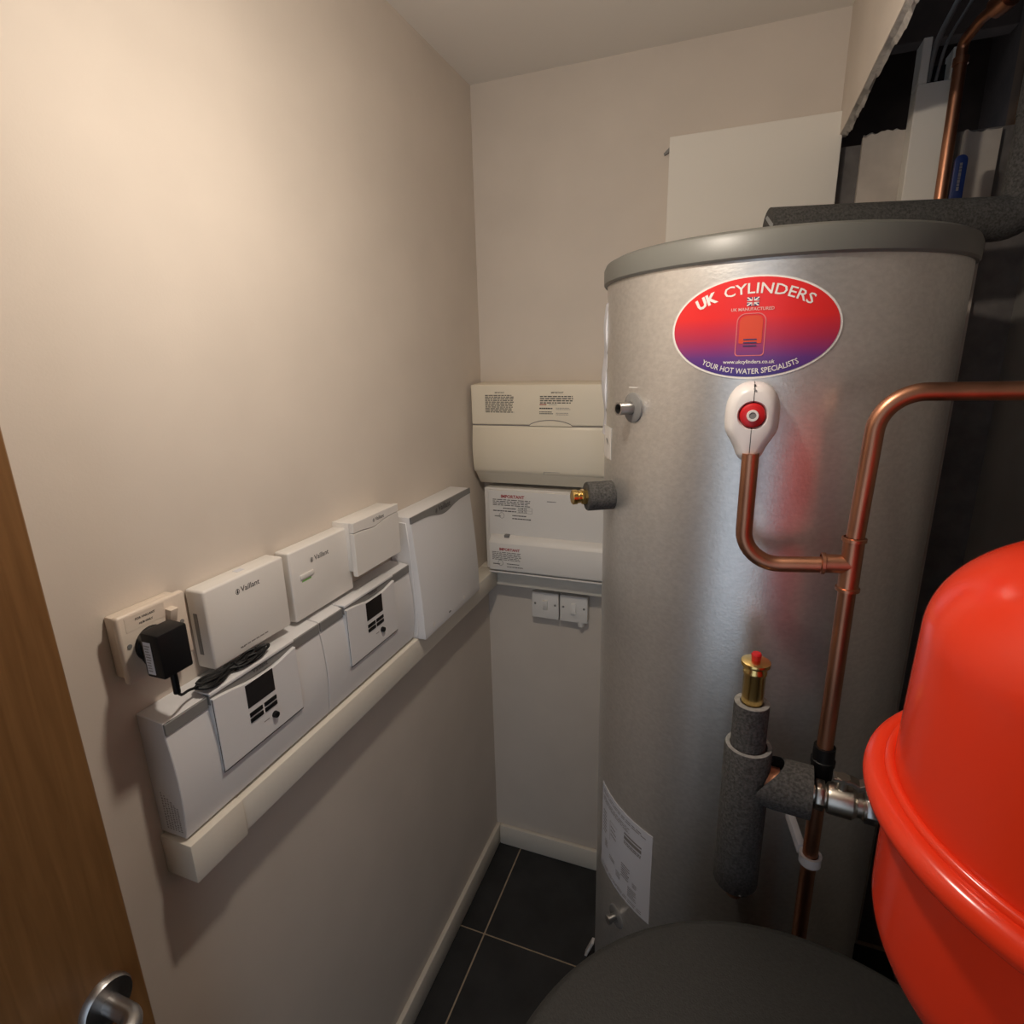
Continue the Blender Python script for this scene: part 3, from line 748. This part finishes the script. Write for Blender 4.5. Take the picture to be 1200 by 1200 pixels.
# ------------------------------------------------------------------ relief valve with moulded cover
vx, vy, vz = .7165, -.690, 1.636
rv = thing('relief_valve', (vx, vy, 1.573), 'white moulded relief valve cover with a red knob on the cylinder', 'valve')
def outline_pt(t, inset):
    # t: angle from +x, egg shape, narrow and squared at the bottom
    c, s_ = math.cos(t), math.sin(t)
    sg = 1 if c >= 0 else -1
    if s_ >= 0: return ((.0335-inset)*sg*abs(c)**.88, (.0420-inset)*abs(s_)**.88)
    v = (.0640-inset)*abs(s_)**.72; q = max(0, min(1, (v-.016)/.034)); q = q*q*(3-2*q)
    return ((.0335-.0105*q-inset)*sg*abs(c)**.72, -v)
for sgn in (-1, 1):
    b = MB(); NT = 36; rings = []
    specs = [('o', 0.0, .004), ('o', -.001, -.030), ('o', .002, -.042), ('o', .007, -.050), ('o', .0115, -.0525), ('h', .0190, -.0530), ('h', .0172, -.050), ('h', .0165, -.032)]
    for kind, p, dy in specs:
        row = []
        for k in range(NT+1):
            t = PI/2+sgn*PI*k/NT if sgn > 0 else PI/2-PI*k/NT
            if kind == 'o': u, v = outline_pt(t, p)
            else: u, v = p*math.cos(t), p*math.sin(t)
            u -= 0
            if sgn > 0: u = min(u, -.0005)
            else: u = max(u, .0005)
            row.append((vx+u, vy+dy, vz+v))
        rings.append(row)
    for row in rings: b.v += row
    n1 = NT+1
    for i in range(len(rings)-1):
        for k in range(NT): b.f.append((i*n1+k, i*n1+k+1, (i+1)*n1+k+1, (i+1)*n1+k))
    b.build('cover_half', 'valvewhite', rv, smooth=50)
MB().box(vx-.0010, vx+.0010, vy-.048, vy+.002, vz-.060, vz+.040).build('cover_seam', 'ink', rv, smooth=0)
kn = MB().lathe([(0,.030),(.0165,.030),(.0165,.050),(.0150,.0535),(.011,.0555),(0,.0555)], (vx, vy, vz), (0,-1,0), 40).build('red_knob', 'redplastic', rv)
MB().lathe([(.0042,.0555),(.0076,.0555),(.0072,.0580),(.0046,.0580)], (vx, vy, vz), (0,-1,0), 32, closed=True).build('white_washer', 'white', kn)
MB().lathe([(0,.0555),(.0046,.0555),(.0043,.0570),(0,.0574)], (vx, vy, vz), (0,-1,0), 20).build('knob_screw', 'grey', kn)
MB().cyl((vx, vy-.0525, vz+.0345), (vx, vy-.0545, vz+.0345), .0013, 10).build('cover_pin', 'grey', rv)

# ------------------------------------------------------------------ copper discharge pipe
Y = -.738; TX, TZ = .8540, 1.4400
cpipe = thing('copper_pipe', (TX, Y, .10), 'copper discharge pipe with a tee in front of the cylinder', 'pipe')
MB().tube([(.7185, Y, 1.585), (.7185, Y, 1.4265), (TX-.02, Y, 1.4370)], .011, 24, fillet=.046).build('valve_outlet_pipe', 'copper', cpipe)
MB().tube([(TX, Y, 1.45), (TX+.0065, Y, 1.6660), (RX, Y-.004, 1.6690)], .011, 24, fillet=.050, seg=14).build('upper_pipe', 'copper', cpipe)
MB().tube([(TX, Y, 1.42), (TX, Y, 1.150)], .011, 24).build('lower_pipe', 'copper', cpipe)
MB().tube([(TX, Y, 1.115), (TX+.004, Y, .10)], .011, 24).build('bottom_pipe', 'copper', cpipe)
b = MB(); b.cyl((TX, Y, TZ-.036), (TX, Y, TZ+.036), .0128, 28); b.cyl((TX-.034, Y, TZ-.002), (TX, Y, TZ), .0128, 28)
te = b.build('tee_fitting', 'copper', cpipe)
for p, ax in (((TX, Y, TZ+.036), (0,0,1)), ((TX, Y, TZ-.036), (0,0,-1)), ((TX-.034, Y, TZ-.002), (-1,0,0))):
    MB().lathe([(.0125,-.004),(.0150,-.003),(.0150,.001),(.0125,.002)], p, ax, 28, closed=True).build('tee_collar', 'copper', te)
MB().lathe([(0,1.102),(.0145,1.102),(.0150,1.107),(.0150,1.126),(.0165,1.127),(.0165,1.134),(.0150,1.135),(.0145,1.156),(0,1.156)], (TX, Y, 0), n=28).build('black_coupling', 'black', cpipe)

# pipe clip
pc = thing('pipe_clip', (TX, -.71, .944), 'white plastic clip holding the copper pipe low on the cylinder', 'pipe clip')
MB().lathe([(.0118,-.008),(.0160,-.008),(.0160,.008),(.0118,.008)], (TX+.0015, Y, .952), n=28, closed=True).build('clip_ring', 'valvewhite', pc)
b = MB(); p0 = Vector((TX-.010, Y+.010, .954)); p1 = Vector((.828, -.6775, .976))
b.prism_along([(-.009,-.006),(.009,-.006),(.009,.006),(-.009,.006)], p0, p1-p0, (0,0,1), Vector((.9,.4,0)).normalized(), (p1-p0).length)
b.build('clip_arm', 'valvewhite', pc, bevel=.002)

# ------------------------------------------------------------------ insulated pipe with air vent and isolating valve
IX, IY = .749, -.772
ip = thing('insulated_pipe', (IX, IY, .861), 'thick grey foam insulated pipe standing in front of the cylinder', 'pipe')
MB().lathe([(0,.905),(.030,.905),(.0330,.910),(.0330,1.1555),(.0320,1.158),(.0262,1.158),(.0262,1.152),(0,1.152)], (IX, IY, 0), n=48).build('wide_sleeve', 'foam', ip)
MB().lathe([(.0262,1.1585),(.0320,1.1585),(.0320,1.1575),(.0262,1.1575)], (IX, IY, 0), n=48, closed=True).build('sleeve_cut', 'foamcut', ip)
MB().lathe([(0,1.146),(.0242,1.146),(.0242,1.2285),(0,1.2285)], (IX-.001, IY, 0), n=40).build('narrow_sleeve', 'foam', ip)
MB().lathe([(.0165,1.2295),(.0239,1.2295),(.0239,1.2280),(.0165,1.2280)], (IX-.001, IY, 0), n=40, closed=True).build('sleeve_cut', 'foamcut', ip)
# side branch sleeve with a V shaped mouth
bd = Vector((.080, -.007, 0)).normalized(); bo_ = Vector((IX, IY, 1.104)); _, bu, bv = frame_from(bd)
b = MB(); n = 48; r0 = .0370
for i in range(9):
    for k in range(n):
        t = 2*PI*k/n; p = bu*(r0*math.cos(t))+bv*(r0*math.sin(t))
        side = abs(math.sin(t)) if abs(bv.z) > .5 else abs(math.cos(t))
        start = .016+.034*side**1.5
        L = start+(.088-start)*i/8
        b.v.append(tuple(bo_+bd*L+p))
for i in range(8):
    for k in range(n): b.f.append((i*n+k, i*n+(k+1) % n, (i+1)*n+(k+1) % n, (i+1)*n+k))
b.f.append(tuple(8*n+k for k in range(n)))
b.build('branch_sleeve', 'foam', ip)
MB().cyl(bo_, bo_+bd*.086, .020, 28).build('branch_core', 'foam', ip)
MB().cyl(bo_+bd*.020, bo_+bd*.045, .022, 28).build('branch_pipe', 'copper', ip)
MB().tube([(IX, IY, .92), (IX, IY, .875), (IX+.005, -.690, .875)], .014, 20, fillet=.02).build('outlet_elbow', 'copper', ip)

av = thing('air_vent', (IX, IY, 1.2295), 'brass automatic air vent with a red cap on the insulated pipe', 'air vent')
MB().lathe([(0,1.2293),(.0145,1.2293),(.0150,1.2325),(.0150,1.2745),(.0162,1.2765),(.0162,1.2815),(.0150,1.2835),(.0150,1.2875),(.0195,1.2895),(.0200,1.2925),(.0195,1.2950),(.009,1.2975),(0,1.2975)], (IX-.001, IY, 0), n=48).build('vent_body', 'brass', av)
MB().lathe([(0,1.2965),(.0060,1.2965),(.0070,1.3055),(.0055,1.3080),(0,1.3085)], (IX-.001, IY, 0), n=24).build('red_cap', 'redplastic', av)

bvv = thing('ball_valve', tuple(bo_+bd*.13-Vector((0,0,.03))), 'nickel ball valve with a lever between the foam pipe and red vessel', 'valve')
o = bo_+bd*.088
MB().lathe([(0,0),(.014,0),(.014,.006),(.019,.008),(.019,.012),(.016,.014),(.016,.018),(.021,.020),(.022,.024),(.022,.050),(.019,.054),(.0165,.056),(.0165,.062),(.019,.064),(.019,.080),(.0165,.082),(0,.082)], o, bd, 40).build('valve_body', 'nickel', bvv)
hexp = [(.0215*math.cos(PI/3*k), .0215*math.sin(PI/3*k)) for k in range(6)]
MB().prism_along(hexp, o+bd*.004, bd, bu, bv, .012).build('union_nut', 'nickel', bvv, bevel=.001, seg=1)
hexp = [(.022*math.cos(PI/3*k), .022*math.sin(PI/3*k)) for k in range(6)]
MB().prism_along(hexp, o+bd*.066, bd, bu, bv, .014).build('end_nut', 'steel', bvv, bevel=.001, seg=1)
MB().cyl(o+bd*.036+Vector((0,0,.018)), o+bd*.036+Vector((0,0,.034)), .0075, 20).build('valve_stem', 'nickel', bvv)
MB().cyl(o+bd*.036+Vector((0,0,.033)), o+bd*.036+Vector((0,0,.040)), .0095, 6).build('stem_nut', 'nickel', bvv)
lv = MB(); q0 = o+bd*.024+Vector((0,0,.0335))
perp = Vector((-bd.y, bd.x, 0)); lat = perp*.0085
def strip(P, wv, th):
    b = MB()
    for p in P:
        b.v += [tuple(p-wv), tuple(p+wv), tuple(p+wv+Vector((0,0,th))), tuple(p-wv+Vector((0,0,th)))]
    for i in range(len(P)-1):
        for k in range(4): b.f.append((4*i+k, 4*i+(k+1) % 4, 4*i+4+(k+1) % 4, 4*i+4+k))
    b.f.append((0,1,2,3)); m_ = 4*(len(P)-1); b.f.append((m_+3, m_+2, m_+1, m_)); return b
lever = strip([q0, q0+bd*.024, q0+bd*.032+Vector((0,0,-.004)), q0+bd*.052+Vector((0,0,.010)), q0+bd*.066+Vector((0,0,.012))], lat, .0055).build('lever', 'nickel', bvv, bevel=.0006, seg=1)
strip([q0+bd*.056+Vector((0,0,.0095)), q0+bd*.068+Vector((0,0,.0110)), q0+bd*.098+Vector((0,0,.0115))], lat*1.15, .0075).build('red_grip', 'redplastic', lever, bevel=.001, seg=1)
e_ = o+bd*.082
MB().tube(smooth_path([e_, e_+bd*.014+Vector((.004,-.004,-.004)), Vector((.955, -.850, 1.07)), Vector((.985, -.95, 1.052)), Vector((1.021, -1.040, 1.065)), Vector((1.021, -1.054, 1.105))], 8), .0105, 18).build('flexible_hose', 'steel', bvv)

# ------------------------------------------------------------------ red expansion vessel
EX, EY, EZ = 1.021, -1.054, 1.334
ev = thing('expansion_vessel', (EX, EY, 1.109), 'glossy red expansion vessel with a rolled seam ring', 'vessel')
def dome(R_, z0, z1, sgn):
    return [(R_*max(0, math.cos(PI/2*i/28))**.75, z0+(z1-z0)*math.sin(PI/2*i/28)) for i in range(1, 28)]+[(0, z1)]
MB().lathe([(.171, EZ), (.1705, EZ+.03), (.168, 1.479)]+dome(.168, 1.479, 1.577, 1), (EX, EY, 0), n=128).build('upper_shell', 'red', ev, smooth=50)
MB().lathe([(0, 1.109)]+list(reversed(dome(.171, 1.21, 1.109, -1)))[1:]+[(.171, 1.21), (.1725, EZ)], (EX, EY, 0), n=128).build('lower_shell', 'red', ev, smooth=50)
prof = []
for k in range(16):
    t = 2*PI*k/16; prof.append((.1812+.0130*math.cos(t), EZ+.013*math.sin(t)))
MB().lathe(prof, (EX, EY, 0), n=128, closed=True).build('seam_ring', 'red', ev, smooth=60)
prof = []
for k in range(12):
    t = 2*PI*k/12; prof.append((.1735+.0048*math.cos(t), EZ+.0125+.0048*math.sin(t)))
MB().lathe(prof, (EX, EY, 0), n=128, closed=True).build('inner_bead', 'red', ev, smooth=60)
MB().lathe([(0,1.095),(.016,1.095),(.016,1.112),(0,1.112)], (EX, EY, 0), n=24).build('connection', 'steel', ev)
b = MB(); b.box(EX+.180, RX, EY-.03, EY+.03, EZ-.028, EZ-.016); b.build('wall_bracket', 'steel', ev, bevel=.002)

# ------------------------------------------------------------------ dark buffer tank in the foreground
BX, BY, BR, BZ = .8125, -1.190, .3146, .950
bt = thing('buffer_tank', (BX, BY, 0), 'low dark grey buffer tank with a flat round top in front', 'tank')
MB().lathe([(0,0),(BR-.006,0),(BR-.006,BZ-.03),(0,BZ-.03)], (BX, BY, 0), n=128).build('tank_body', 'tank', bt)
MB().lathe([(0,BZ-.034),(BR-.002,BZ-.034),(BR,BZ-.032),(BR,BZ-.004),(BR-.003,BZ-.001),(BR-.010,BZ+.0005),(0,BZ+.004)], (BX, BY, 0), n=160).build('tank_lid', 'tank', bt)

# ------------------------------------------------------------------ pipes above the cylinder
PZ = 1.932
ip2 = thing('insulated_pipe', (.93, -.28, 1.876), 'grey foam insulated pipe over the cylinder lid, turning up by the wall', 'pipe')
b = MB(); b.tube([(.730, -.335, PZ), (.86, -.302, PZ), (1.139, -.235, PZ-.002), (1.143, -.235, 2.10)], .0360, 36, fillet=.040); b.build('lid_sleeve', 'foam', ip2)
MB().tube([(1.143, -.235, 2.09), (1.145, -.235, 2.84)], .0375, 36).build('riser_sleeve', 'foam', ip2)
MB().cyl((.770, -.325, 1.874), (.770, -.325, PZ), .014, 20).build('copper_stub', 'copper', ip2)
MB().prism_along([(0,0),(.020,-.026),(.012,-.028),(-.003,-.004)], (.7265, -.362, PZ+.018), (0,1,0), (1,0,0), (0,0,1), .002).build('tape_flap', 'midgrey', ip2)

# white duct in the recess
du = thing('white_duct', (1.024, -.025, 1.6), 'white square duct standing in the recess behind the cylinder', 'duct')
MB().box(.992, 1.056, -.050, -.001, 1.60, 2.222).build('duct_body', 'panel', du, bevel=.0015, seg=1)
MB().box(.992, 1.007, -.050, -.001, 2.222, 2.300).build('duct_side', 'panel', du, bevel=.001, seg=1)
MB().box(1.044, 1.056, -.050, -.001, 2.222, 2.276).build('duct_side', 'panel', du, bevel=.001, seg=1)
MB().box(1.007, 1.044, -.012, -.002, 2.221, 2.262).build('duct_shade', 'black', du, smooth=0)  # black plate paints the shade inside the open duct top
cbx = thing('grey_cable', (1.01, -.04, 2.24), 'thin grey cable rising from the white duct into the ceiling void', 'cable')
MB().tube(smooth_path([(1.012, -.030, 2.23), (1.016, -.045, 2.29), (1.036, -.055, 2.345), (1.075, -.060, 2.44), (1.10, -.06, 2.70)]), .0052, 12).build('cable_sheath', 'grey', cbx)
MB().tube(smooth_path([(1.026, -.030, 2.23), (1.034, -.040, 2.29), (1.060, -.050, 2.345), (1.10, -.055, 2.44), (1.13, -.06, 2.70)]), .0030, 10).build('cable_sheath', 'grey', cbx)

# copper riser with a blue lever valve
cr = thing('copper_riser', (1.050, -.10, 1.70), 'copper pipe rising beside the white duct into the ceiling void', 'pipe')
MB().tube([(1.050, -.10, 1.70), (1.046, -.10, 2.235)], .0108, 24).build('riser_pipe', 'copper', cr)
MB().tube([(1.046, -.10, 2.235), (1.045, -.10, 2.262), (1.056, -.15, 2.275), (1.075, -.20, 2.280), (1.11, -.28, 2.30)], .0095, 20, fillet=.018).build('bend_pipe', 'copper', cr)
MB().lathe([(.0106,-.006),(.0128,-.006),(.0128,.006),(.0106,.006)], (1.046, -.10, 2.232), n=24, closed=True).build('coupling_ring', 'copper', cr)
MB().lathe([(.010,-.016),(.0175,-.015),(.0185,0),(.0175,.015),(.010,.016)], (1.072, -.19, 2.279), (.019,-.05,.005), 24).build('elbow_fitting', 'copper', cr)
bl = thing('lever_valve', (1.068, -.118, 1.93), 'blue sleeved valve lever beside the copper riser above the lid', 'valve')
n = 14; P = []
for k in range(n+1):
    t = PI*k/n; P.append((1.0665+.0105*math.cos(t), 2.058+.0105*math.sin(t)))
P += [(1.056, 1.955), (1.077, 1.955)]
MB().prism_along([(x, z) for x, z in P], (0, -.126, 0), (0,1,0), (1,0,0), (0,0,1), .007).build('lever_sleeve', 'blue', bl, bevel=.0015)
F = Flat(); F.lines(-.024, -.0035, .024, .0035, 1, .6, 0); F.build('print', 'steel', bl, lambda u, v: (1.0665-v, -.1264, 2.030+u))
b = MB(); b.cyl((1.0665, -.122, 1.960), (1.0665, -.100, 1.960), .006, 16); b.cyl((1.05, -.10, 1.935), (1.05, -.10, 1.985), .0205, 28); b.build('valve_body', 'brass', bl)

# small white plastic strip on the floor by the cylinder
ws = MB().prism_along([(-.004,-.010),(.004,-.010),(.004,.010),(-.004,.010)], (.4045, -.298, 0), (.03, 0, .085), (1,0,0), (0,1,0), .060).build('plastic_strip', 'valvewhite', bevel=.001, seg=1)
tag(ws, 'small white plastic strip standing on the dark floor tiles behind the cylinder', 'plastic strip')
